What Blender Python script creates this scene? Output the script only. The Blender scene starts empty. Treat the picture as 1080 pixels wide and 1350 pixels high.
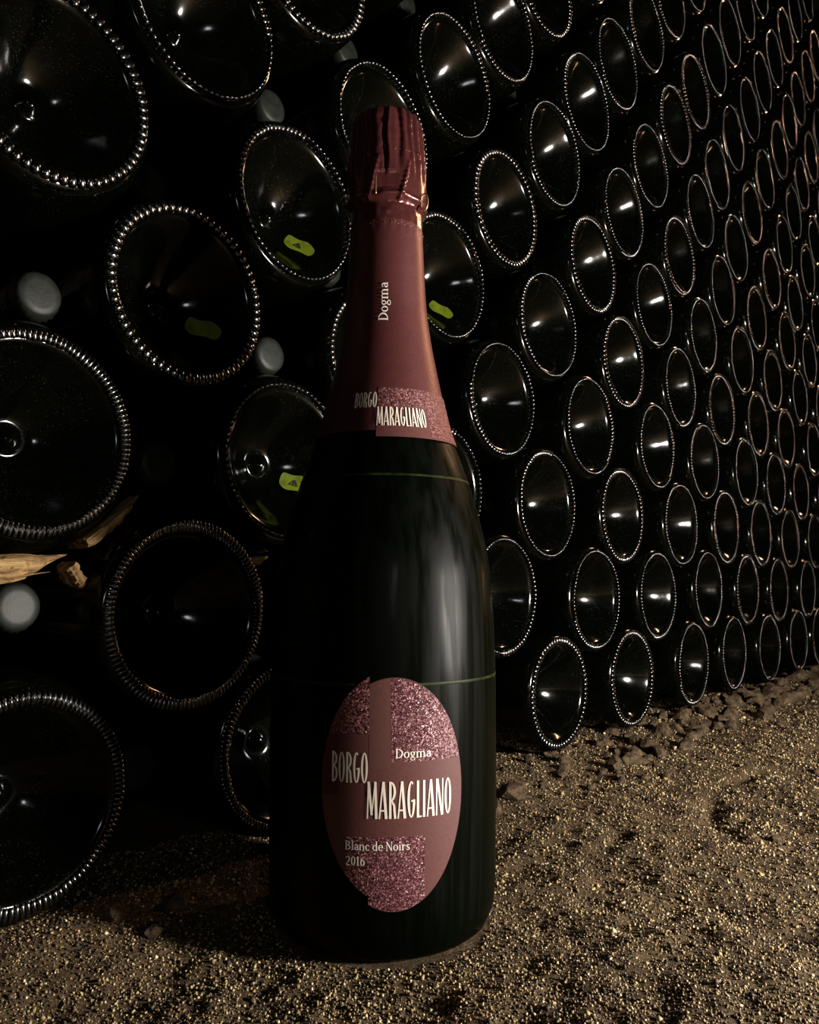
import bpy, bmesh, math, random
import numpy as np
from mathutils import Vector, Matrix, noise

scene = bpy.context.scene
COL = scene.collection
random.seed(7)
rng = np.random.default_rng(11)

# ------------------------------------------------------------------ camera
cam_d = bpy.data.cameras.new('camera')
cam = bpy.data.objects.new('camera', cam_d)
COL.objects.link(cam)
cam_d.sensor_fit = 'VERTICAL'
cam_d.sensor_height = 36.0
cam_d.lens = 1061.5 / 1350 * 36.0
cam_d.clip_start = 0.01
fw = Vector((0.76454, 0.63942, 0.08134)); rt = Vector((0.64132, -0.76726, 0.00349)); up = Vector((-0.06464, -0.04949, 0.99668))
CAM = Vector((-0.13694, -0.28616, 0.13035))
m = Matrix((rt, up, -fw)).transposed().to_4x4()
m.translation = CAM
cam.matrix_world = m
scene.camera = cam

# ------------------------------------------------------------------ world, exposure, lamps
w = bpy.data.worlds.new('cellar_dark'); scene.world = w
w.use_nodes = True
w.node_tree.nodes['Background'].inputs[0].default_value = (0.9, 0.85, 0.75, 1)
w.node_tree.nodes['Background'].inputs[1].default_value = 0.0006
scene.view_settings.view_transform = 'Standard'
scene.view_settings.look = 'None'
scene.view_settings.gamma = 1.0
scene.view_settings.use_curve_mapping = False
scene.view_settings.exposure = 1.9

def lamp(name, loc, power, color, radius):
    l = bpy.data.lights.new(name, 'POINT'); l.energy = power; l.color = color; l.shadow_soft_size = radius
    o = bpy.data.objects.new(name, l); o.location = loc; COL.objects.link(o)
    return o
lamp('aisle_work_lamp', (0.295, -0.585, 0.150), 11.5, (1.0, 0.93, 0.85), 0.038)
lamp('fill_lamp', (-0.62, -1.05, 0.34), 0.95, (0.93, 0.95, 1.0), 0.05)  # weak fill light added behind the camera to brighten shadowed rims
lamp('cellar_lamp', (2.9, -0.55, 1.75), 9.0, (1.0, 0.56, 0.30), 0.05)
lamp('cellar_lamp', (3.3, -0.62, 1.80), 8.0, (1.0, 0.56, 0.30), 0.05)
lamp('aisle_floor_lamp', (2.6, -0.50, 0.30), 0.7, (1.0, 0.55, 0.28), 0.06)

# ------------------------------------------------------------------ helpers
def mesh_obj(name, verts, faces, mat=None, parent=None, smooth=True):
    me = bpy.data.meshes.new(name)
    me.from_pydata(verts, [], faces)
    me.validate(); me.update()
    if smooth:
        me.polygons.foreach_set('use_smooth', [True] * len(me.polygons))
    if mat: me.materials.append(mat)
    o = bpy.data.objects.new(name, me); COL.objects.link(o)
    if parent: o.parent = parent
    return o
def share(name, me, parent=None):
    o = bpy.data.objects.new(name, me); COL.objects.link(o)
    if parent: o.parent = parent
    return o
def empty(name, loc=(0, 0, 0)):
    o = bpy.data.objects.new(name, None); COL.objects.link(o); o.location = loc
    o.empty_display_size = 0.02
    return o
def tag(o, label=None, cat=None, group=None, kind=None):
    if label: o['label'] = label
    if cat: o['category'] = cat
    if group: o['group'] = group
    if kind: o['kind'] = kind
    return o
class NT:
    """small node-tree helper"""
    def __init__(s, name):
        s.m = bpy.data.materials.new(name); s.m.use_nodes = True
        s.t = s.m.node_tree; s.b = s.t.nodes['Principled BSDF']
    def n(s, kind, **kw):
        nd = s.t.nodes.new(kind)
        for k, v in kw.items():
            if k in nd.inputs: nd.inputs[k].default_value = v
            else: setattr(nd, k, v)
        return nd
    def l(s, a, b): s.t.links.new(a, b)
    def p(s, **kw):
        for k, v in kw.items(): s.b.inputs[k.replace('_', ' ')].default_value = v
        return s
    def coord(s): return s.n('ShaderNodeTexCoord').outputs['Object']
    def noise(s, scale, detail=4, rough=.55, vec=None):
        nd = s.n('ShaderNodeTexNoise'); nd.inputs['Scale'].default_value = scale
        nd.inputs['Detail'].default_value = detail; nd.inputs['Roughness'].default_value = rough
        s.l(vec or s.coord(), nd.inputs['Vector']); return nd
    def ramp(s, fac, stops):
        r = s.n('ShaderNodeValToRGB'); e = r.color_ramp.elements
        while len(e) < len(stops): e.new(.5)
        for el, (p, c) in zip(e, stops):
            el.position = p; el.color = (*c, 1) if len(c) == 3 else c
        s.l(fac, r.inputs[0]); return r
    def bump(s, h, strength, dist):
        b = s.n('ShaderNodeBump'); b.inputs['Strength'].default_value = strength; b.inputs['Distance'].default_value = dist
        s.l(h, b.inputs['Height']); s.l(b.outputs[0], s.b.inputs['Normal']); return b
    def mix(s, fac, a, b):
        x = s.n('ShaderNodeMix', data_type='RGBA')
        for sock, val in ((x.inputs[0], fac), (x.inputs[6], a), (x.inputs[7], b)):
            if hasattr(val, 'node'): s.l(val, sock)
            elif isinstance(val, (int, float)): sock.default_value = val
            else: sock.default_value = (*val, 1)
        return x.outputs[2]

def dusty_glass(name, base, dust, rough, ior=1.52, scale=2600.0, thr=(.70, .74)):
    t = NT(name); t.p(IOR=ior, Roughness=rough)
    oi = t.n('ShaderNodeObjectInfo')
    va = t.n('ShaderNodeVectorMath', operation='ADD'); t.l(t.coord(), va.inputs[0])
    vs = t.n('ShaderNodeVectorMath', operation='SCALE'); vs.inputs[0].default_value = (1, 1, 1)
    t.l(oi.outputs['Random'], vs.inputs[3]); t.l(vs.outputs[0], va.inputs[1])
    sp = t.noise(scale, 1, .5, va.outputs[0])
    big = t.noise(45, 3, .6, va.outputs[0])
    r1 = t.ramp(sp.outputs['Fac'], [(thr[0], (0, 0, 0)), (thr[1], (1, 1, 1))])
    r2 = t.ramp(big.outputs['Fac'], [(.40, (0, 0, 0)), (.68, (1, 1, 1))])
    mu = t.n('ShaderNodeMath', operation='MULTIPLY'); t.l(r1.outputs[0], mu.inputs[0]); t.l(r2.outputs[0], mu.inputs[1])
    t.l(t.mix(mu.outputs[0], base, dust), t.b.inputs['Base Color'])
    rr = t.n('ShaderNodeMath', operation='MULTIPLY_ADD'); t.l(mu.outputs[0], rr.inputs[0]); rr.inputs[1].default_value = .5; rr.inputs[2].default_value = rough
    t.l(rr.outputs[0], t.b.inputs['Roughness'])
    wav = t.noise(60, 2, .5, va.outputs[0])
    t.bump(wav.outputs['Fac'], .12, .002)
    return t.m

M = {}
M['stack_glass'] = dusty_glass('stack_glass', (.0004, .0006, .0003), (.05, .05, .043), .11, ior=1.29)
M['knurl_glass'] = dusty_glass('knurl_glass', (.0004, .0006, .0003), (.02, .02, .018), .20, ior=1.95, thr=(.76, .8))
def smudged_glass():
    t = NT('smudged_dark_glass'); t.p(IOR=1.14, Base_Color=(.0004, .0008, .0002, 1))
    mp = t.n('ShaderNodeMapping'); mp.inputs['Scale'].default_value = (260, 260, 9); t.l(t.coord(), mp.inputs[0])
    nz = t.n('ShaderNodeTexNoise'); nz.inputs['Scale'].default_value = 1; nz.inputs['Detail'].default_value = 4; t.l(mp.outputs[0], nz.inputs['Vector'])
    r = t.ramp(nz.outputs['Fac'], [(.38, (.26, .26, .26)), (.60, (.44, .44, .44))])
    t.l(r.outputs[0], t.b.inputs['Roughness'])
    return t.m
M['clear_dark_glass'] = smudged_glass()

def simple(name, col, rough=.5, metal=0., var=.25, scale=300, bump=0., bscale=800, spec=.5):
    t = NT(name); t.p(Roughness=rough, Metallic=metal); t.b.inputs['Specular IOR Level'].default_value = spec
    nz = t.noise(scale, 4)
    c = Vector(col)
    r = t.ramp(nz.outputs['Fac'], [(.3, tuple(c * (1 - var))), (.7, tuple(c * (1 + var)))])
    t.l(r.outputs[0], t.b.inputs['Base Color'])
    if bump:
        nb = t.noise(bscale, 3); t.bump(nb.outputs['Fac'], bump, .001)
    return t.m
M['foil'] = simple('burgundy_foil', (.068, .0165, .016), .40, .35, .10, 250, .10, 1500)
M['foil_head'] = simple('crumpled_burgundy_foil', (.085, .023, .022), .24, .60, .10, 250, .05, 900)
M['paper'] = simple('burgundy_label_paper', (.068, .0195, .0165), .6, .0, .12, 900, .10, 2500, .3)
M['paper_dark'] = simple('maroon_label_panel', (.042, .007, .0072), .6, .0, .10, 900, .1, 2500, .3)
M['paper_brown'] = simple('brown_label_panel', (.070, .0240, .0190), .6, .0, .10, 900, .1, 2500, .3)
M['print'] = simple('cream_print', (.60, .53, .44), .5, .0, .06, 900)
M['print_white'] = simple('white_print', (.64, .58, .50), .5, .0, .04, 900)
M['crown'] = simple('grey_crown_cap', (.0075, .009, .007), .5, .0, .6, 160, .08, 700, .2)
M['green_glint'] = simple('painted_green_glint', (.0065, .011, .0009), .5, .0, .95, 220, spec=.1)  # refracted green glint put into the base colour
M['wire'] = simple('brass_wire', (.55, .40, .16), .3, .9, .1)
M['mark'] = simple('yellow_green_patch', (.075, .10, .004), .40, .0, .45, 160)  # yellow-green patch inside some punts
M['mark_dark'] = simple('dark_mark', (.012, .016, .006), .5, .0, .1)

def glitter(name, a, b, c):
    t = NT(name); t.p(Roughness=.45, Metallic=.15); t.b.inputs['Specular IOR Level'].default_value = .3
    v = t.n('ShaderNodeTexVoronoi'); v.inputs['Scale'].default_value = 2900; t.l(t.coord(), v.inputs['Vector'])
    sep = t.n('ShaderNodeSeparateColor'); t.l(v.outputs['Color'], sep.inputs[0])
    r = t.ramp(sep.outputs[0], [(0, a), (.55, b), (.82, c), (1, (.26, .12, .125))])
    t.l(r.outputs[0], t.b.inputs['Base Color'])
    # each flake faces its own way
    g = t.n('ShaderNodeNewGeometry')
    sb = t.n('ShaderNodeVectorMath', operation='SUBTRACT'); t.l(v.outputs['Color'], sb.inputs[0]); sb.inputs[1].default_value = (.5, .5, .5)
    sc = t.n('ShaderNodeVectorMath', operation='SCALE'); t.l(sb.outputs[0], sc.inputs[0]); sc.inputs[3].default_value = .6
    ad = t.n('ShaderNodeVectorMath', operation='ADD'); t.l(g.outputs['Normal'], ad.inputs[0]); t.l(sc.outputs[0], ad.inputs[1])
    nn = t.n('ShaderNodeVectorMath', operation='NORMALIZE'); t.l(ad.outputs[0], nn.inputs[0])
    t.l(nn.outputs[0], t.b.inputs['Normal'])
    return t.m
M['glitter'] = glitter('pink_glitter_foil', (.048, .014, .014), (.070, .020, .021), (.105, .034, .046))
M['glitter_soft'] = glitter('red_glitter_foil', (.056, .016, .015), (.074, .022, .020), (.105, .036, .034))

def earth():
    t = NT('sandy_earth'); t.p(Roughness=.9); t.b.inputs['Specular IOR Level'].default_value = .2
    a = t.noise(9, 6); b = t.noise(900, 3); c = t.noise(60, 5)
    r1 = t.ramp(a.outputs['Fac'], [(.3, (.075, .048, .024)), (.52, (.11, .077, .038)), (.72, (.12, .074, .04))])
    r2 = t.ramp(b.outputs['Fac'], [(.35, (.30, .28, .26)), (.65, (1.25, 1.2, 1.15))])
    r3 = t.ramp(c.outputs['Fac'], [(.35, (.55, .52, .5)), (.6, (1, 1, 1))])
    m1 = t.n('ShaderNodeMix', data_type='RGBA', blend_type='MULTIPLY'); m1.inputs[0].default_value = 1
    t.l(r1.outputs[0], m1.inputs[6]); t.l(r2.outputs[0], m1.inputs[7])
    m2 = t.n('ShaderNodeMix', data_type='RGBA', blend_type='MULTIPLY'); m2.inputs[0].default_value = 1
    t.l(m1.outputs[2], m2.inputs[6]); t.l(r3.outputs[0], m2.inputs[7])
    t.l(m2.outputs[2], t.b.inputs['Base Color'])
    nb = t.noise(700, 5, .7); t.bump(nb.outputs['Fac'], .9, .0016)
    return t.m
M['earth'] = earth()
def grain_mat():
    t = NT('sand_grains'); t.p(Roughness=.6); t.b.inputs['Specular IOR Level'].default_value = .35
    at = t.n('ShaderNodeAttribute', attribute_name='tone')
    r = t.ramp(at.outputs['Fac'], [(0, (.010, .007, .004)), (.40, (.062, .040, .019)), (.68, (.20, .132, .056)), (.92, (.33, .245, .115)), (1, (.56, .46, .28))])
    t.l(r.outputs[0], t.b.inputs['Base Color'])
    return t.m
M['grain'] = grain_mat()
M['stone'] = simple('rubble_stone', (.058, .038, .020), .85, 0, .75, 2.2, .9, 7, .2)
M['rock_wall'] = simple('dark_rock', (.09, .075, .06), .95, 0, .4, 14, .9, 40, .1)
def wood_mat():
    t = NT('split_wood'); t.p(Roughness=.75); t.b.inputs['Specular IOR Level'].default_value = .2
    mp = t.n('ShaderNodeMapping'); mp.inputs['Scale'].default_value = (40, 500, 500); t.l(t.coord(), mp.inputs[0])
    nz = t.n('ShaderNodeTexNoise'); nz.inputs['Scale'].default_value = 1; nz.inputs['Detail'].default_value = 5; t.l(mp.outputs[0], nz.inputs['Vector'])
    r = t.ramp(nz.outputs['Fac'], [(.32, (.05, .025, .01)), (.5, (.18, .105, .04)), (.68, (.28, .19, .085))])
    t.l(r.outputs[0], t.b.inputs['Base Color']); t.bump(nz.outputs['Fac'], .8, .002)
    return t.m
M['wood'] = wood_mat()

# ------------------------------------------------------------------ floor
def fheight(x, y):
    h = .0035 * noise.fractal(Vector((x * 9, y * 9, .3)), 1.0, 2.0, 4)
    h += .0024 * noise.fractal(Vector((x * 55, y * 55, 2.3)), .9, 2.1, 3)
    h += .0009 * noise.noise(Vector((x * 190, y * 190, 5.1)))
    # scuffed ruts
    for (cx, cy, L, W, a, d) in ((.335, -.118, .030, .006, .35, .004), (.255, -.100, .022, .004, .1, .003), (.43, -.11, .030, .005, -.2, .003)):
        dx, dy = x - cx, y - cy
        u = dx * math.cos(a) + dy * math.sin(a); v = -dx * math.sin(a) + dy * math.cos(a)
        h -= d * math.exp(-(u / L) ** 2 - (v / W) ** 2)
    # level pad under the standing bottle
    k = math.exp(-(((x - .1036) ** 2 + (y + .0721) ** 2) / .052 ** 2) ** 3)
    h = h * (1 - k) - .0004 * k
    # ground climbs to the foot of the stack
    s = min(1, max(0, (y + .045) / .05)); s = s * s * (3 - 2 * s)
    h = h * (1 - .55 * s) + .0052 * s
    return h
def axis(segs):
    out = []
    for a, b, st in segs:
        n = max(1, int(round((b - a) / st)))
        out += [a + (b - a) * k / n for k in range(n)]
    out.append(segs[-1][1]); return out
xs = axis([(-.9, -.15, .03), (-.15, .62, .0028), (.62, 1.3, .008), (1.3, 4.5, .05)])
ys = axis([(-1.6, -.32, .03), (-.32, .09, .0026), (.09, .5, .03)])
fv = [(x, y, fheight(x, y)) for y in ys for x in xs]
nx = len(xs)
ff = [(j * nx + i, j * nx + i + 1, (j + 1) * nx + i + 1, (j + 1) * nx + i) for j in range(len(ys) - 1) for i in range(nx - 1)]
floor = tag(mesh_obj('floor', fv, ff, M['earth']), kind='structure')

# loose sand grains lying on it (far too many to count)
def gen_grains(n):
    P = []
    tot = 0
    while tot < n:
        k = 40000
        # sample in polar coordinates around the camera foot so that near ground is densest
        a = rng.uniform(math.radians(-48), math.radians(100), k)
        r = .16 + (1.05 * rng.random(k) ** 1.9)
        x = CAM.x + r * np.cos(a); y = CAM.y + r * np.sin(a)
        ok = (y < .055) & (y > -.36) & (x < .95) & (x > -.16)
        ok &= ((x - .1036) ** 2 + (y + .0721) ** 2) > .041 ** 2
        P.append(np.stack([x[ok], y[ok], r[ok]], 1)); tot += ok.sum()
    return np.concatenate(P)[:n]
NG = 190000
G = gen_grains(NG)
gx = np.array(xs); gy = np.array(ys); H = np.array([v[2] for v in fv]).reshape(len(ys), nx)
ii = np.clip(np.searchsorted(gx, G[:, 0]) - 1, 0, nx - 2); jj = np.clip(np.searchsorted(gy, G[:, 1]) - 1, 0, len(ys) - 2)
tx = (G[:, 0] - gx[ii]) / (gx[ii + 1] - gx[ii]); ty = (G[:, 1] - gy[jj]) / (gy[jj + 1] - gy[jj])
gz = (H[jj, ii] * (1 - tx) + H[jj, ii + 1] * tx) * (1 - ty) + (H[jj + 1, ii] * (1 - tx) + H[jj + 1, ii + 1] * tx) * ty
octa = np.array([(1, 0, 0), (0, 1, 0), (-1, 0, 0), (0, -1, 0), (0, 0, 1), (0, 0, -1)], float)
ofc = np.array([(0, 1, 4), (1, 2, 4), (2, 3, 4), (3, 0, 4), (1, 0, 5), (2, 1, 5), (3, 2, 5), (0, 3, 5)])
size = (.00028 + .00042 * rng.random(NG) ** 2) * (1 + .9 * np.clip((G[:, 2] - .3) / .6, 0, 1))
size *= np.where(rng.random(NG) < .02, 1.9, 1)
sc3 = size[:, None] * rng.uniform(.65, 1.25, (NG, 3))
q = rng.normal(size=(NG, 4)); q /= np.linalg.norm(q, axis=1)[:, None]
w_, x_, y_, z_ = q.T
R3 = np.stack([1 - 2 * (y_ * y_ + z_ * z_), 2 * (x_ * y_ - z_ * w_), 2 * (x_ * z_ + y_ * w_), 2 * (x_ * y_ + z_ * w_), 1 - 2 * (x_ * x_ + z_ * z_), 2 * (y_ * z_ - x_ * w_),
               2 * (x_ * z_ - y_ * w_), 2 * (y_ * z_ + x_ * w_), 1 - 2 * (x_ * x_ + y_ * y_)], 1).reshape(NG, 3, 3)
V = np.einsum('nij,nvj->nvi', R3, octa[None] * sc3[:, None, :]) + np.stack([G[:, 0], G[:, 1], gz + size * .45], 1)[:, None, :]
F = (ofc[None] + (np.arange(NG) * 6)[:, None, None]).reshape(-1, 3)
gm = bpy.data.meshes.new('sand_grains')
gm.vertices.add(NG * 6); gm.vertices.foreach_set('co', V.reshape(-1).astype(np.float32))
gm.loops.add(F.size); gm.loops.foreach_set('vertex_index', F.reshape(-1).astype(np.int32))
gm.polygons.add(len(F)); gm.polygons.foreach_set('loop_start', np.arange(0, F.size, 3, dtype=np.int32))
at = gm.attributes.new('tone', 'FLOAT', 'POINT'); at.data.foreach_set('value', np.repeat(rng.random(NG), 6).astype(np.float32))
gm.update(); gm.validate(); gm.materials.append(M['grain'])
tag(share('sand_grains', gm, floor), kind='stuff')

# rubble stones along the foot of the stack
def stone_mesh(seed):
    r = random.Random(seed); bm = bmesh.new()
    bmesh.ops.create_icosphere(bm, subdivisions=2, radius=1)
    off = Vector((r.random() * 50, r.random() * 50, r.random() * 50))
    for v in bm.verts:
        d = 1 + .45 * noise.noise(v.co * 1.1 + off) + .15 * noise.noise(v.co * 3 + off)
        v.co = Vector((v.co.x * 1.15, v.co.y * .85, v.co.z * .7)) * d
    # knock flat facets onto it
    for k in range(5):
        n = Vector((r.uniform(-1, 1), r.uniform(-1, 1), r.uniform(-.3, 1))).normalized(); dd = r.uniform(.5, .75)
        for v in bm.verts:
            e = v.co.dot(n) - dd
            if e > 0: v.co -= n * e
    me = bpy.data.meshes.new('stone'); bm.to_mesh(me); bm.free(); me.materials.append(M['stone'])
    return me
SM = [stone_mesh(k) for k in range(7)]
rs = random.Random(5)
placed = []
for k in range(4000):
    x = .21 + 1.25 * rs.random() ** 1.25; y = rs.uniform(-.046, .014) if rs.random() < .8 else rs.uniform(-.075, -.03)
    if x < .32 and y < -.03: continue
    sz = rs.choice((.0025, .0035, .0045, .006, .0075, .009)) * (1 + .35 * (x > .6))
    if y < -.046: sz = min(sz, .0035)
    if y > -.004: sz = min(sz, .006)
    if any((x - a) ** 2 + (y - b) ** 2 < (.62 * (sz + c)) ** 2 for a, b, c in placed): continue
    placed.append((x, y, sz))
    o = share('stone', SM[k % 7], floor)
    o.location = (x, y, fheight(x, y) + sz * .28); o.scale = (sz, sz, sz)
    o.rotation_euler = (rs.uniform(-.5, .5), rs.uniform(-.5, .5), rs.uniform(0, 6.28))
    if len(placed) > 280: break
for (x, y, sz) in ((.052, -.012, .0065), (.036, -.022, .004), (.062, -.026, .0045), (.030, -.004, .0055), (.47, -.14, .004), (.40, -.2, .003), (.30, -.16, .003)):
    o = share('stone', SM[int(x * 1000) % 7], floor); o.location = (x, y, fheight(x, y) + sz * .2); o.scale = (sz,) * 3; o.rotation_euler = (0, 0, x * 90)

# rock wall of the cellar behind the stack
wv = []; wf = []
WX = [-.9 + 5.4 * i / 60 for i in range(61)]; WZ = [-.05 + 2.0 * k / 24 for k in range(25)]
for z in WZ:
    for x in WX: wv.append((x, .46 + .03 * noise.fractal(Vector((x * 4, z * 4, 9)), 1, 2, 3), z))
for k in range(24):
    for i in range(60): wf.append((k * 61 + i, k * 61 + i + 1, (k + 1) * 61 + i + 1, (k + 1) * 61 + i))
n0 = len(wv)
wv += [(-.9, .62, -.05), (4.5, .62, -.05), (4.5, .62, 1.95), (-.9, .62, 1.95)]
wf.append((n0, n0 + 3, n0 + 2, n0 + 1))
tag(mesh_obj('wall_back', wv, wf, M['rock_wall']), kind='structure')

# ------------------------------------------------------------------ lathe
def lathe_y(profile, seg):
    """(r, y) profile spun around +Y"""
    v = []; f = []
    n = len(profile)
    for (r, y) in profile:
        for s in range(seg):
            a = 2 * math.pi * s / seg
            v.append((max(r, 1e-6) * math.cos(a), y, max(r, 1e-6) * math.sin(a)))
    for i in range(n - 1):
        for s in range(seg):
            t = (s + 1) % seg
            f.append((i * seg + s, i * seg + t, (i + 1) * seg + t, (i + 1) * seg + s))
    return v, f
def smooth_profile(pts, per=5):
    out = []
    P = [pts[0]] + list(pts) + [pts[-1]]
    for i in range(1, len(P) - 2):
        p0, p1, p2, p3 = P[i - 1], P[i], P[i + 1], P[i + 2]
        for k in range(per):
            t = k / per
            out.append(tuple(.5 * ((2 * p1[d]) + (-p0[d] + p2[d]) * t + (2 * p0[d] - 5 * p1[d] + 4 * p2[d] - p3[d]) * t * t + (-p0[d] + 3 * p1[d] - 3 * p2[d] + p3[d]) * t ** 3) for d in (0, 1)))
    out.append(pts[-1]); return out

# ------------------------------------------------------------------ bottles of the stack
PUNT = smooth_profile([(0, .0215), (.0022, .0222), (.0040, .0244), (.0062, .0259), (.010, .0248), (.0165, .0204), (.0225, .0150), (.0275, .0094), (.0308, .0056), (.0328, .0036), (.0344, .0028)], 3)
def body_profile(R):
    """heel, side, shoulder and neck of a bottle whose side has radius R"""
    heel = [(.0352, .0027), (.0372, .0027), (.0388, .0028)] + [(.0388 + (R - .0388) * u, y) for (u, y) in ((.30, .0046), (.56, .0078), (.76, .0125), (.91, .0190), (1, .034))]
    return heel + [(R, .108)] + smooth_profile([(R * .985, .126), (.0385, .147), (.0345, .165), (.0280, .185), (.0222, .206), (.0180, .232), (.0155, .258), (.0145, .284)], 2) + [(.0160, .2845), (.0162, .292), (.0140, .2925), (.0140, .300), (.0001, .3001)]
GLASS = {}
def glass_mesh(R):
    k = int(round(R * 1e4))
    if k not in GLASS:
        v, f = lathe_y(PUNT + body_profile(k * 1e-4), 88)
        me = bpy.data.meshes.new('bottle_glass'); me.from_pydata(v, [], f); me.validate()
        me.polygons.foreach_set('use_smooth', [True] * len(me.polygons)); me.materials.append(M['stack_glass'])
        GLASS[k] = me
    return GLASS[k]
def knurl_mesh(seed, count=92, lr=.00215, lw=.00116, lh=.00115):
    r = random.Random(seed); V = []; F = []
    # radially long beads set on the rim
    for k in range(count):
        a0 = 2 * math.pi * k / count + r.uniform(-.004, .004)
        for (rad, yy, lr, lw, lh) in ((.0366, .0018, lr, lw, lh),):
            rad += r.uniform(-.00015, .00015); lr = lr * r.uniform(.9, 1.08); lh = lh * r.uniform(.9, 1.1)
            ca, sa = math.cos(a0), math.sin(a0); base = len(V)
            NU, NV = 10, 6
            for i in range(NV + 1):
                ph = -math.pi / 2 + math.pi * i / NV
                for j in range(NU):
                    th = 2 * math.pi * j / NU
                    c_, s_ = math.cos(th), math.sin(th)
                    lx = lr * math.cos(ph) ** .8 * math.copysign(abs(c_) ** .75, c_); lt = lw * math.cos(ph) ** .8 * math.copysign(abs(s_) ** .75, s_); ly = -lh * math.sin(ph)
                    # rim curls back outwards
                    yy2 = yy + ly + (lx * 140) ** 2 * .0022 * (1 if lx > 0 else .5)
                    V.append(((rad + lx) * ca - lt * sa, yy2, (rad + lx) * sa + lt * ca))
            for i in range(NV):
                for j in range(NU):
                    t = (j + 1) % NU
                    F.append((base + i * NU + j, base + i * NU + t, base + (i + 1) * NU + t, base + (i + 1) * NU + j))
    me = bpy.data.meshes.new('knurled_rim'); me.from_pydata(V, [], F); me.validate(); me.update()
    me.polygons.foreach_set('use_smooth', [True] * len(me.polygons)); me.materials.append(M['knurl_glass'])
    return me
KNURL = [knurl_mesh(3, 66, .0024, .00158, .00125), knurl_mesh(4, 116, .0028, .00094, .00115), knurl_mesh(5, 80, .0024, .00134, .0012)]
WHICH = {(.5, 3): 0, (1, 4): 2, (0, 4): 0, (.5, 5): 2, (0, 0): 1, (.5, 1): 1, (0, 2): 1, (1, 2): 2, (1, 0): 1}
def punt_y(r):
    rr = [p[0] for p in PUNT]; yy = [p[1] for p in PUNT]
    return float(np.interp(r, rr, yy))
def mark_meshes():
    """a yellow-green patch on the punt wall with a small dark arrowhead"""
    V = []; F = []; n = 6; mm = 12
    A0 = math.radians(-24)
    for i in range(n + 1):
        for j in range(mm + 1):
            u = i / n * 2 - 1; v = j / mm * 2 - 1
            r = .0195 + v * .0062 * (1 - .12 * abs(u) ** 3)
            a = A0 + u * .0043 / r * (1 - .25 * abs(v) ** 4) + .03 * math.sin(v * 4)
            V.append((r * math.cos(a), punt_y(r) - .00035, r * math.sin(a)))
    for i in range(n):
        for j in range(mm):
            F.append((i * (mm + 1) + j, (i + 1) * (mm + 1) + j, (i + 1) * (mm + 1) + j + 1, i * (mm + 1) + j + 1))
    me = bpy.data.meshes.new('punt_mark'); me.from_pydata(V, [], F); me.materials.append(M['mark']); me.polygons.foreach_set('use_smooth', [True] * len(F))
    V2 = []; F2 = []
    # arrowhead drawn in (radial, tangential) millimetres about the middle of the patch
    for (p, q_) in (((-1.6, -1.4), (0, 1.6)), ((0, 1.6), (1.6, -1.4)), ((-1.6, -1.4), (1.6, -1.4)), ((0, 1.6), (0, -1.4))):
        d = Vector((q_[0] - p[0], q_[1] - p[1])).normalized() * .28
        b = len(V2)
        for (x, y) in ((p[0] - d.y, p[1] + d.x), (q_[0] - d.y, q_[1] + d.x), (q_[0] + d.y, q_[1] - d.x), (p[0] + d.y, p[1] - d.x)):
            r = .0190 + x * .001; t = A0 + y * .001 / r
            V2.append((r * math.cos(t), punt_y(r) - .0007, r * math.sin(t)))
        F2.append((b, b + 1, b + 2, b + 3))
    me2 = bpy.data.meshes.new('arrow_mark'); me2.from_pydata(V2, [], F2); me2.materials.append(M['mark_dark'])
    return me, me2
MARK, ARROW = mark_meshes()

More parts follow.
